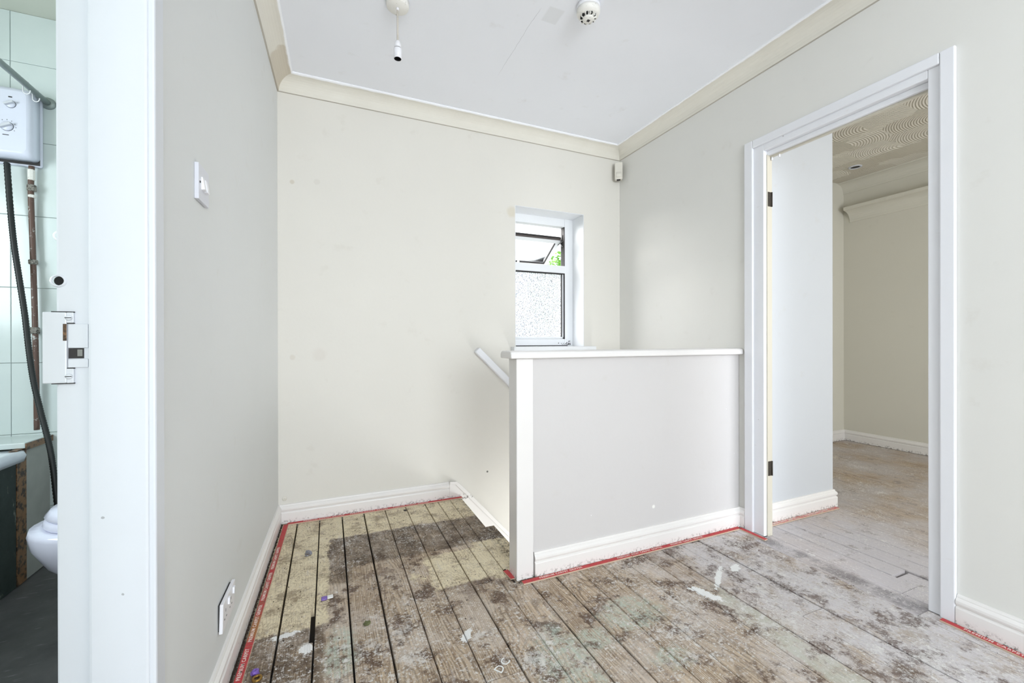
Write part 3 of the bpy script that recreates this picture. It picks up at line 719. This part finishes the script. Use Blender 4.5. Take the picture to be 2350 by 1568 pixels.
# ------------------------------------------------------------------ window above the stairs
w1 = struct(empty('window_1', (1.48, 2.9, 1.0)), 'small white window with open top vent and frosted lower pane'); bpy.context.view_layer.update()
FY0, FY1 = C + .155, C + .215
ix0, ix1 = 1.262, 1.69
def bar(name, x0, x1, z0, z1, y0=FY0, y1=FY1, mat='window_white', bev=.004): return MB().box(x0, x1, y0, y1, z0, z1).build(name, mat, w1, bev)
bar('frame_stile', WX0, ix0, .99, WZ1); bar('frame_stile', ix1, WX1, .99, WZ1)
bar('frame_head', ix0, ix1, 1.918, WZ1); bar('frame_sill', ix0, ix1, .99, 1.045); bar('transom', ix0, ix1, 1.555, 1.612, FY0 - .012)
bar('glazing_bead', ix1 - .016, ix1, 1.045, 1.555, FY0 + .012, FY0 + .03); bar('glazing_bead', ix0, ix1, 1.045, 1.061, FY0 + .012, FY0 + .03)
bar('seal', ix1 - .019, ix1 - .0155, 1.06, 1.555, FY0 + .0105, FY0 + .028, 'dark_seal', 0); bar('seal', ix1 - .002, ix1 + .002, 1.045, 1.555, FY0 - .0006, FY0 + .012, 'dark_seal', 0)
bar('seal', ix0, ix1, 1.549, 1.5555, FY0 - .004, FY0 + .028, 'dark_seal', 0); bar('seal', ix1 - .003, ix1 + .002, 1.612, 1.918, FY0 - .0006, FY0 + .05, 'dark_seal', 0)
bar('seal', WX0 + .01, WX1 - .05, .9905, .9965, FY0 - .002, FY0 + .01, 'dark_seal', 0)
bar('frosted_pane', ix0, ix1 - .004, 1.05, 1.556, FY0 + .031, FY0 + .036, 'frosted_glass', 0)
MB().box(WX1 - .004, WX1 - .0005, C + .0005, FY0 - .0005, .9905, WZ1 - .0005).build('reveal_lining', 'window_white', w1)
MB().box(WX0 + .0005, WX0 + .004, C + .0005, FY0 - .0005, .9905, WZ1 - .0005).build('reveal_lining', 'window_white', w1)
MB().box(WX0 + .004, WX1 - .004, C + .0005, FY0 - .0005, WZ1 - .004, WZ1 - .0005).build('reveal_lining', 'window_white', w1)
# open vent sash, top dropped and bottom pushed out
s_ = Vector((0, .835, -.55)); t_ = Vector((0, .55, .835)); so = Vector((0, 2.911, 1.820))
SM = Matrix(((1, 0, 0, 0), (0, s_.y, t_.y, so.y), (0, s_.z, t_.z, so.z), (0, 0, 0, 1)))
sash = MB(); sash.box(ix0 + .004, ix1 - .004, 0, .036, 0, .038, SM).box(ix0 + .004, ix1 - .004, .27, .306, 0, .038, SM).box(ix0 + .004, ix0 + .040, .036, .27, 0, .038, SM).box(ix1 - .040, ix1 - .004, .036, .27, 0, .038, SM)
sa = sash.build('vent_sash', 'window_white', w1, .003)
MB().box(ix0 + .004, ix1 - .004, -.004, -.0005, .001, .038, SM).build('sash_edge', 'dark_wood_edge', sa)
MB().box(ix0 + .004, ix1 - .004, -.010, -.004, .020, .027, SM).build('sash_seal', 'dark_seal', sa)
MB().box(ix0 + .04, ix1 - .04, .036, .27, .018, .022, SM).build('sash_pane', 'clear_glass', sa)
MB().box(ix0 + .04, ix1 - .04, .264, .270, -.001, .012, SM).build('sash_seal', 'dark_seal', sa)
MB().box(ix1 - .046, ix1 - .040, .036, .27, -.001, .012, SM).build('sash_seal', 'dark_seal', sa)
MB().box(1.40, 1.415, .25, .30, -.014, 0, SM).build('sash_handle', 'window_white', sa)
MB().tube([(ix1 - .006, FY0 + .02, 1.86), (ix1 - .008, FY0 + .05, 1.80), (ix1 - .006, FY0 + .02, 1.765)], .004, 6).build('stay', 'steel', w1)
MB().tube([(ix1 - .006, FY0 + .02, 1.81), (ix1 - .020, FY0 + .07, 1.79)], .004, 6).build('stay', 'steel', w1)
# mould spots in the lower corner
mb = MB(); rg = random.Random(5)
for k in range(46):
    x = 1.745 - abs(rg.gauss(0, .03)); z = 1.0 + abs(rg.gauss(0, .012)); r = rg.uniform(.0015, .0045)
    mb.lathe([(r, 0), (r * .5, r * .3)], (x, FY0 - .0003, z), 6, Matrix.Rotation(R90, 4, 'X'))
mo = mb.build('mould', 'dark_seal', w1); mo['kind'] = 'stuff'
ws_ = MB(); ws_.box(1.165, 1.836, C - .062, C - .0, .958, .990).box(WX0 + .001, WX1 - .001, C, FY0 + .01, .966, .990)
struct(ws_.build('trim_5', 'window_white', None, .003), 'white window board below the stair window')
# outside: ground and tree
m = MB(); m.box(-60, 60, 3.4, 120, -2.75, -2.7); struct(m.build('ground', 'outdoor_ground'), 'pale ground outside the window')
TRX = 6.62
tr = empty('garden_tree', (TRX, 11.2, -2.7)); tag(tr, 'bright green leafy tree outside behind the open window vent', 'tree'); bpy.context.view_layer.update()
MB().tube([(TRX, 11.2, -2.7), (TRX - .05, 11.2, 0), (TRX + .05, 11.25, 2.6)], [.16, .12, .06], 8).build('trunk', 'tree_bark', tr)
mb = MB(); rg = random.Random(11)
for k in range(2600):
    a = rg.uniform(0, 2 * math.pi); h = rg.uniform(-1, 1); r = rg.random() ** .33
    rad = math.sqrt(1 - h * h) * r
    p_ = Vector((TRX + 1.15 * rad * math.cos(a), 11.2 + 1.15 * rad * math.sin(a), 2.55 + 1.25 * h * r))
    q_ = Matrix.Rotation(rg.uniform(0, 6.3), 3, 'Z') @ Matrix.Rotation(rg.uniform(-1.2, 1.2), 3, 'X'); s = rg.uniform(.05, .09)
    mb.add([p_ + q_ @ Vector(c_) * s for c_ in ((-1, 0, 0), (0, -.5, 0), (1, 0, 0), (0, .5, .1))], [(0, 1, 2, 3)])
mb.build('foliage', 'leaf_green', tr)['kind'] = 'stuff'

# ------------------------------------------------------------------ bedroom doorway
d2 = struct(empty('door_2', (B, 1.18, 0)), 'white bedroom door frame without its door'); bpy.context.view_layer.update()
FJ0, FJ1, FH = .850, 1.512, 2.026
XF = B - .004; XI = B + .052
MB().box(XF, XI, FJ1, DY1, 0, FH + .034).build('jamb', 'white_gloss', d2, .003)
MB().box(XF, XI, DY0, FJ0, 0, FH + .034).build('jamb', 'white_gloss', d2, .003)
MB().box(XF, XI, FJ0, FJ1, FH, FH + .034).build('head', 'white_gloss', d2, .003)
MB().box(B + .016, XI, FJ1 - .006, FJ1, 0, FH - .02).build('rebate', 'old_beige_gloss', d2)
MB().box(B + .022, B + .038, FJ0, FJ1, FH - .024, FH).build('door_stop', 'white_gloss', d2, .002)
MB().box(B + .038, XI, FJ0, FJ1, FH - .032, FH - .002).build('draught_seal', 'old_beige_gloss', d2)
AX0, AX1 = B - .017, B
MB().box(AX0, AX1, 1.568, 1.617, 0, 2.100).build('architrave', 'white_gloss', d2, .004)
MB().box(AX0, AX1, .769, .812, 0, 2.100).build('architrave', 'white_gloss', d2, .004)
MB().box(AX0, AX1, .8125, 1.5675, 2.058, 2.100).build('architrave', 'white_gloss', d2, .004)
for z0 in (1.735, .318):
    h_ = MB().box(B + .019, B + .046, FJ1 - .0085, FJ1 - .006, z0, z0 + .076).build('hinge', 'rusty_hinge', d2, .001)
    MB().tube([(B + .046, FJ1 - .009, z0), (B + .046, FJ1 - .009, z0 + .076)], .004, 8).build('hinge_knuckle', 'rusty_hinge', h_)
for yy, zz in ((FJ1 - .012, FH - .036), (1.46, FH - .034)):
    MB().lathe([(.004, -.012), (.0045, -.006), (.0045, .006)], (B + .044, yy, zz), 10).build('peg', 'white_plastic', d2)

# ------------------------------------------------------------------ bedroom shell
m = MB(); m.box(XR + .002, 2.87, 1.62, BED_Y + .1, -.1, 2.75)
struct(m.build('wall_bedroom_stub', 'stub_paint'), 'short white wall just inside the bedroom doorway')
m = MB(); m.box(2.87, BED_X + .1, BED_Y, BED_Y + .1, -.1, 2.75); struct(m.build('wall_bedroom_back', 'bedroom_paint'), 'beige strip of bedroom wall in the far corner')
m = MB(); m.box(BED_X, BED_X + .1, -1.6, BED_Y, -.1, 2.75); struct(m.build('wall_bedroom_far', 'bedroom_paint'), 'beige far wall of the bedroom')
m = MB(); m.box(XR, 2.3, -1.6, -1.5, -.1, 2.75).box(3.7, BED_X, -1.6, -1.5, -.1, 2.75).box(2.3, 3.7, -1.6, -1.5, -.1, .75).box(2.3, 3.7, -1.6, -1.5, 1.95, 2.75)
struct(m.build('wall_bedroom_near', 'bedroom_paint'), 'bedroom wall with a window opening')
m = MB(); m.box(XR + .001, BED_X + .1, -1.6, BED_Y + .1, BED_Z, BED_Z + .1); struct(m.build('ceiling_bedroom', 'fan_artex'), 'bedroom ceiling with fan-shaped textured plaster')
sweep([(XR + .01, 1.62), (2.87, 1.62), (2.87, BED_Y), (BED_X, BED_Y), (BED_X, -1.5)], SK, ['baseboard_stub', 'baseboard_stub_side', 'baseboard_bedroom_back', 'baseboard_bedroom_far'],
      ['skirting_gloss'] * 4, ['white moulded skirting on the short wall inside the bedroom', 'skirting on the side of the short bedroom wall', 'white skirting in the far bedroom corner', 'white skirting along the far bedroom wall'])
sweep([(BED_X, BED_Y), (BED_X, -1.5)], cove(BED_Z, .10, .10), ['trim_6'], 'bedroom_paint', ['coving along the far bedroom wall at the ceiling'])
sweep([(BED_X, 2.60), (BED_X, -1.5)], cove(2.352, .115, .115)[1:-1] + [(.115, 2.375), (0, 2.375)], ['trim_7'], 'bedroom_paint', ['projecting lower coving ledge along the far bedroom wall'])
DLX, DLY = 4.486, 2.339
dl = empty('downlight', (DLX, DLY, BED_Z - .004)); tag(dl, 'small round recessed downlight in the textured bedroom ceiling', 'downlight'); bpy.context.view_layer.update()
MB().lathe([(.052, 0), (.05, -.006), (.040, -.008), (.036, -.002), (.036, 0)], (DLX, DLY, BED_Z), 28, None, True, False).build('trim_ring', 'grey_plastic', dl)
MB().lathe([(.037, -.001), (.034, -.0025)], (DLX, DLY, BED_Z), 28).build('aperture', 'dark_seal', dl)

# ------------------------------------------------------------------ fittings
# light switch on the left wall
def on_left(y, z): return Matrix.Translation((LX(y), y, z)) @ Matrix.Rotation(math.atan(-TA), 4, 'Z')
sw = empty('light_switch', (LX(1.31), 1.31, 1.43)); tag(sw, 'white two-gang light switch on the left wall', 'light switch'); bpy.context.view_layer.update()
g = on_left(1.307, 1.428)
MB().box(0, .0095, -.043, .043, -.045, .045, g).build('plate', 'grey_plastic', sw, .0015)
for yy in (-.013, .013):
    gm = g @ Matrix.Translation((.0095, yy, 0)) @ Matrix.Rotation(math.radians(-9), 4, 'Y')
    MB().box(-.003, .005, -.0085, .0085, -.016, .016, gm).build('rocker', 'rocker_plastic', sw, .001)
for yy in (-.032, .032):
    MB().lathe([(.003, 0), (.0025, .0012)], g @ Vector((.0095, yy, 0)), 10, Matrix.Rotation(R90, 4, 'Y')).build('screw', 'dark_seal', sw)
# double socket low on the left wall
so_ = empty('wall_socket', (LX(1.54), 1.54, .22)); tag(so_, 'white double power socket low on the left wall', 'socket'); bpy.context.view_layer.update()
g = on_left(1.535, .222)
MB().box(0, .004, -.066, .066, -.038, .038, g).build('back_box', 'dark_seal', so_)
gp = g @ Matrix.Translation((.004, 0, 0)) @ Matrix.Rotation(math.radians(1.5), 4, 'Y')
MB().box(0, .0095, -.073, .073, -.043, .043, gp).build('plate', 'white_plastic', so_, .002)
for yy in (-.012, .047):
    MB().box(.009, .0145, yy - .006, yy + .006, .012, .032, gp).build('rocker', 'rocker_plastic', so_, .001)
for yc in (-.042, .022):
    for dy, dz, w, h in ((0, .010, .003, .009), (-.011, -.012, .006, .004), (.011, -.012, .006, .004)):
        MB().box(.0094, .0098, yc + dy - w / 2, yc + dy + w / 2, dz - h / 2, dz + h / 2, gp).build('pin_hole', 'black_hole', so_)
# round blanked cable outlet on the back wall
co = empty('cable_cover', (-.225, C, .139)); tag(co, 'small round painted blanking disc on back wall above the skirting corner', 'cable cover'); bpy.context.view_layer.update()
MB().lathe([(.0125, -.004), (.0125, .003), (.010, .005), (.0005, .006)], (-.232, C, .139), 20, Matrix.Rotation(R90, 4, 'X')).build('disc', 'coving_paint', co)
MB().box(-.236, -.228, C - .0068, C - .0055, .138, .1405).build('slot', 'old_beige_gloss', co)
# ceiling rose with pendant lampholder
RX, RY = .281, 1.908
pl = empty('pendant_light', (RX, RY, ZC)); tag(pl, 'white ceiling rose with a bare bulbless lampholder on a short cord', 'ceiling light'); bpy.context.view_layer.update()
MB().lathe([(.049, 0), (.049, -.020), (.0475, -.026), (.046, -.0275), (.008, -.029)], (RX, RY, ZC), 32).build('ceiling_rose', 'dirty_white', pl)
MB().lathe([(.0065, 0), (.006, -.010), (.004, -.011)], (RX, RY, ZC - .028), 12).build('cord_grip', 'white_plastic', pl)
MB().tube([(RX, RY, ZC - .032), (RX, RY, 2.345)], .0040, 8).build('cord', 'white_cord', pl)
lh = MB().lathe([(.005, 2.352), (.009, 2.348), (.0145, 2.334), (.0155, 2.318)], (RX, RY, 0), 24).build('lampholder_cap', 'white_plastic', pl)
MB().lathe([(.0152, 2.3178), (.0152, 2.315)], (RX, RY, 0), 24).build('seam', 'dark_seal', pl)
MB().lathe([(.0172, 2.315), (.0175, 2.30), (.0172, 2.272), (.0155, 2.2715)], (RX, RY, 0), 24, None, True, False).build('lampholder', 'white_plastic', pl)
MB().lathe([(.0155, 2.2718), (.0150, 2.285), (.0148, 2.299), (.0145, 2.303)][::-1], (RX, RY, 0), 24, None, True, False).build('socket_inside', 'black_hole', pl)
MB().lathe([(.0149, 2.300), (.0148, 2.303)], (RX, RY, 0), 24).build('socket_base', 'black_hole', pl)
for dx in (-.0055, .0055):
    MB().box(RX + dx - .0016, RX + dx + .0016, RY - .0016, RY + .0016, 2.284, 2.30).build('contact', 'steel', pl)
# smoke alarm
SX, SY = 1.066, 1.598
sm = empty('smoke_alarm', (SX, SY, ZC)); tag(sm, 'grubby white round smoke alarm on the ceiling', 'smoke alarm'); bpy.context.view_layer.update()
MB().lathe([(.053, 0), (.053, -.016), (.0505, -.018)], (SX, SY, ZC), 36).build('base', 'white_plastic', sm)
MB().lathe([(.0515, -.018), (.052, -.030), (.046, -.043), (.032, -.048)], (SX, SY, ZC), 36).build('housing', 'dirty_white', sm)
MB().lathe([(.027, -.047), (.026, -.060), (.022, -.064), (.001, -.065)], (SX, SY, ZC), 28).build('sensor_cage', 'dirty_white', sm)
for k in range(10):
    a = 2 * math.pi * k / 10 + .2; gm = Matrix.Translation((SX, SY, ZC)) @ Matrix.Rotation(a, 4, 'Z')
    MB().box(.0262, .0345, -.0035, .0035, -.0565, -.0455, gm).build('vent_slot', 'black_hole', sm)
    MB().box(.024, .036, -.0075, -.0045, -.059, -.044, gm).build('vent_rib', 'dirty_white', sm)
MB().box(SX - .006, SX + .006, SY - .006, SY + .006, ZC - .0662, ZC - .0648).build('test_window', 'dark_seal', sm)
# alarm sensor in the corner
pr = empty('motion_sensor', (2.05, 2.66, 2.26)); tag(pr, 'small white motion sensor in the corner under the coving', 'sensor'); bpy.context.view_layer.update()
gm = Matrix.Translation((2.052, 2.668, 2.33)) @ Matrix.Rotation(math.radians(-35), 4, 'Z')
MB().box(-.027, .027, -.004, .022, -.060, .062, gm).build('back', 'old_beige_gloss', pr, .002)
MB().box(-.029, .029, -.030, -.003, -.064, .066, gm).build('housing', 'coving_paint', pr, .006, 3)
ln = MB(); rg_ = []
for z in (-.05, -.012):
    rg_.append([gm @ Vector((.021 * math.cos(math.pi + math.pi * k / 10), -.029 + .008 * math.sin(math.pi + math.pi * k / 10), z)) for k in range(11)])
ln.loft(rg_, True, True); ln.build('lens', 'coving_paint', pr)
MB().box(-.013, .013, -.026, -.008, -.070, -.063, gm).build('bracket', 'dark_seal', pr)

# ------------------------------------------------------------------ carpet gripper rods
def text_mesh(body, size):
    cu = D.curves.new('lettering', 'FONT'); cu.body = body; cu.size = size; cu.align_x = 'LEFT'; cu.align_y = 'CENTER'; cu.space_character = 1.15; cu.resolution_u = 2; cu.extrude = .0002; cu.offset = .00025
    o = D.objects.new('lettering', cu); COL.objects.link(o); bpy.context.view_layer.update()
    me = D.meshes.new_from_object(o.evaluated_get(bpy.context.evaluated_depsgraph_get()))
    D.objects.remove(o); me.materials.clear(); me.materials.append(M['letter_white'])
    w = max(v.co.x for v in me.vertices); return me, w
TXT, TW = text_mesh('PREMIUM CARPET GRIPPER', .0160)
SHORT, SW = text_mesh('PREMIUM CARPET', .0160); FIRST, FW = text_mesh('PREMIUM', .0160); CUT, CW = text_mesh('MIUM CARPET GRIPPER', .0160)
def gripper(p0, p1, label, mat='gripper_red', texts=(.0,), width=.024, name='carpet_gripper'):
    p0 = Vector((*p0, 0)); p1 = Vector((*p1, 0)); L = (p1 - p0).length; a = math.atan2(p1.y - p0.y, p1.x - p0.x)
    e = empty(name, p0, a); tag(e, label, 'carpet gripper', 'carpet gripper rods around the floor'); bpy.context.view_layer.update()
    w = width / 2; hgt = .0055
    mb = MB(); mb.prism([(-w, 0), (w, 0), (w - .0005, hgt), (-w + .0008, hgt)], lambda y, z: Vector((0, y, z + .0005)), lambda y, z: Vector((L, y, z + .0005)))
    o = mb.build('wood_strip', 'gripper_ply'); o.parent = e
    mb = MB(); mb.box(0, L, -w + .0012, w - .0005, hgt + .0005, hgt + .0009); o = mb.build('printed_face', mat); o.parent = e
    for t in texts:
        me_, t = t if isinstance(t, tuple) else (TXT, t)
        q = D.objects.new('lettering', me_); COL.objects.link(q); q.parent = e; q.location = (t, .001, hgt + .0011)
    mb = MB(); rg = random.Random(int(L * 1000))
    for k in range(int(L / .03)):
        x = .015 + k * .03; y = rg.choice((-.0075, .0085)); mb.lathe([(.0009, 0), (.0002, .005)], (x, y, hgt + .0008), 5)
    o = mb.build('pins', 'steel'); o.parent = e; o['kind'] = 'stuff'
    return e
gx = lambda y: LX(y) + .0435
gripper((gx(.9), .9), (gx(1.655), 1.655), 'red carpet gripper rod by the left skirting, nearest piece', texts=[(SHORT, .755 - SW - .012), .755 - SW - TW - .05])
gripper((gx(1.657), 1.657), (gx(2.672), 2.672), 'long rust-stained red carpet gripper rod along the left skirting', texts=[.02 + (TW + .03) * k for k in range(3)])
gripper((-.215, 2.681), (.80, 2.681), 'red carpet gripper rod along the back skirting', texts=[.08 + (TW + .03) * k for k in range(3)])
BG = BALY - .030
gripper((.752, BG - .004), (1.32, BG - .002), 'red carpet gripper rod at the foot of the balustrade by the newel', texts=[.08, (FIRST, .568 - FW - .004)])
gripper((1.323, BG - .003), (2.062, BG), 'red carpet gripper rod at the foot of the balustrade near the doorway', texts=[(CUT, .004), .06 + CW])
gripper((2.06, 1.628), (2.062, 1.478), 'short red carpet gripper piece at the foot of the door frame', texts=[])
gripper((.722, 1.745), (.728, 1.672), 'short broken red carpet gripper offcut left of the newel', texts=[])
gripper((2.19, 1.588), (2.86, 1.588), 'faded pink carpet gripper rod under the short bedroom wall', 'gripper_faded', texts=[.06, .36])
gripper((2.062, .80), (2.062, -.6), 'red carpet gripper rod along the skirting right of the doorway', texts=[.06 + (TW + .03) * k for k in range(4)])

CHALK, _ = text_mesh('DC', .042); CHALK.materials.clear(); CHALK.materials.append(M['white_scrap'])
q = D.objects.new('chalk_mark', CHALK); COL.objects.link(q); q.parent = floor; q.location = (.478, 1.222, .0018); q.rotation_euler = (0, 0, math.radians(38))
# ------------------------------------------------------------------ scraps and dirt on the boards
def scrap(name, x, y, mat, r, label, cat, seed, flat=.5):
    bm = bmesh.new(); bmesh.ops.create_icosphere(bm, subdivisions=2, radius=r); rg = random.Random(seed)
    for v in bm.verts: v.co *= rg.uniform(.55, 1.25); v.co.z = max(v.co.z * flat, -r * .3)
    zmin = min(v.co.z for v in bm.verts)
    for v in bm.verts: v.co.z -= zmin
    me = D.meshes.new(name); bm.to_mesh(me); bm.free(); me.materials.append(M[mat])
    o = D.objects.new(name, me); COL.objects.link(o); o.location = (x, y, .0012); tag(o, label, cat); return o
scrap('foil_scrap', -.095, 2.262, 'silver_foil', .017, 'crumpled silver foil scrap on the straw-coloured boards', 'litter', 1, .8)
scrap('purple_scrap', -.232 + .02, 1.515, 'purple_foil', .013, 'crumpled purple paper scrap beside the red gripper rod', 'litter', 2, .8)
scrap('leaf_scrap', .125, 1.62, 'leaf_scrap', .012, 'tiny dark green scrap among white paint on the boards', 'litter', 3, .6)
sc_ = empty('plastic_flake', (-.01, 1.845, 0)); tag(sc_, 'purple and white plastic flake lying on a board', 'litter'); bpy.context.view_layer.update()
MB().box(-.03, -.008, 1.835, 1.858, .001, .008).build('purple_half', 'purple_foil', sc_, .003)
MB().box(-.008, .014, 1.84, 1.862, .001, .006).build('white_half', 'white_scrap', sc_, .003)
rg_ = MB(); pts = [(-.202 + .011 * math.cos(a), 1.486 + .011 * math.sin(a), .007) for a in [2 * math.pi * k / 20 for k in range(21)]]
rg_.tube(pts, .004, 8, False)
tag(rg_.build('brass_ring', 'brass'), 'small brass ferrule lying by the red gripper rod', 'ring')
# crumbs swept against the skirting
def crumbs(name, n, fx, seed, label):
    mb = MB(); rg = random.Random(seed)
    for k in range(n):
        x, y = fx(rg); s = rg.uniform(.001, .0034)
        q = Matrix.Rotation(rg.uniform(0, 6), 3, 'Z')
        vs = [Vector((x, y, .0008)) + q @ Vector(c_) * s for c_ in ((-1, -.6, 0), (1, -.5, 0), (.1, .9, 0), (rg.uniform(-.3, .3), 0, rg.uniform(.7, 1.3)))]
        mb.add(vs, [(0, 2, 1), (0, 1, 3), (1, 2, 3), (2, 0, 3)])
    o = mb.build(name, 'crumb_dirt'); o['kind'] = 'stuff'; tag(o, label, 'dirt'); return o
def left_edge(rg):
    y = rg.uniform(1.3, 2.69); return LX(y) + .0185 + min(abs(rg.gauss(0, .004)), .0065), y
crumbs('skirting_dirt', 1500, left_edge, 1, 'dark crumbs of dirt between the left skirting and gripper rod')
def bal_edge(rg): return (rg.uniform(.73, 2.05), 1.642 - abs(rg.gauss(0, .003)))
crumbs('balustrade_dirt', 500, bal_edge, 2, 'dark crumbs of dirt along the foot of the balustrade')
def newel_edge(rg): return (.728 - abs(rg.gauss(0, .006)), rg.uniform(1.65, 1.76))
crumbs('newel_dirt', 160, newel_edge, 4, 'dark crumbs of dirt around the foot of the newel')
def loose(rg):
    y = rg.uniform(1.5, 2.66); return rg.uniform(-.21, .74), y
crumbs('floor_grit', 330, loose, 3, 'scattered dark grit on the straw-coloured boards')
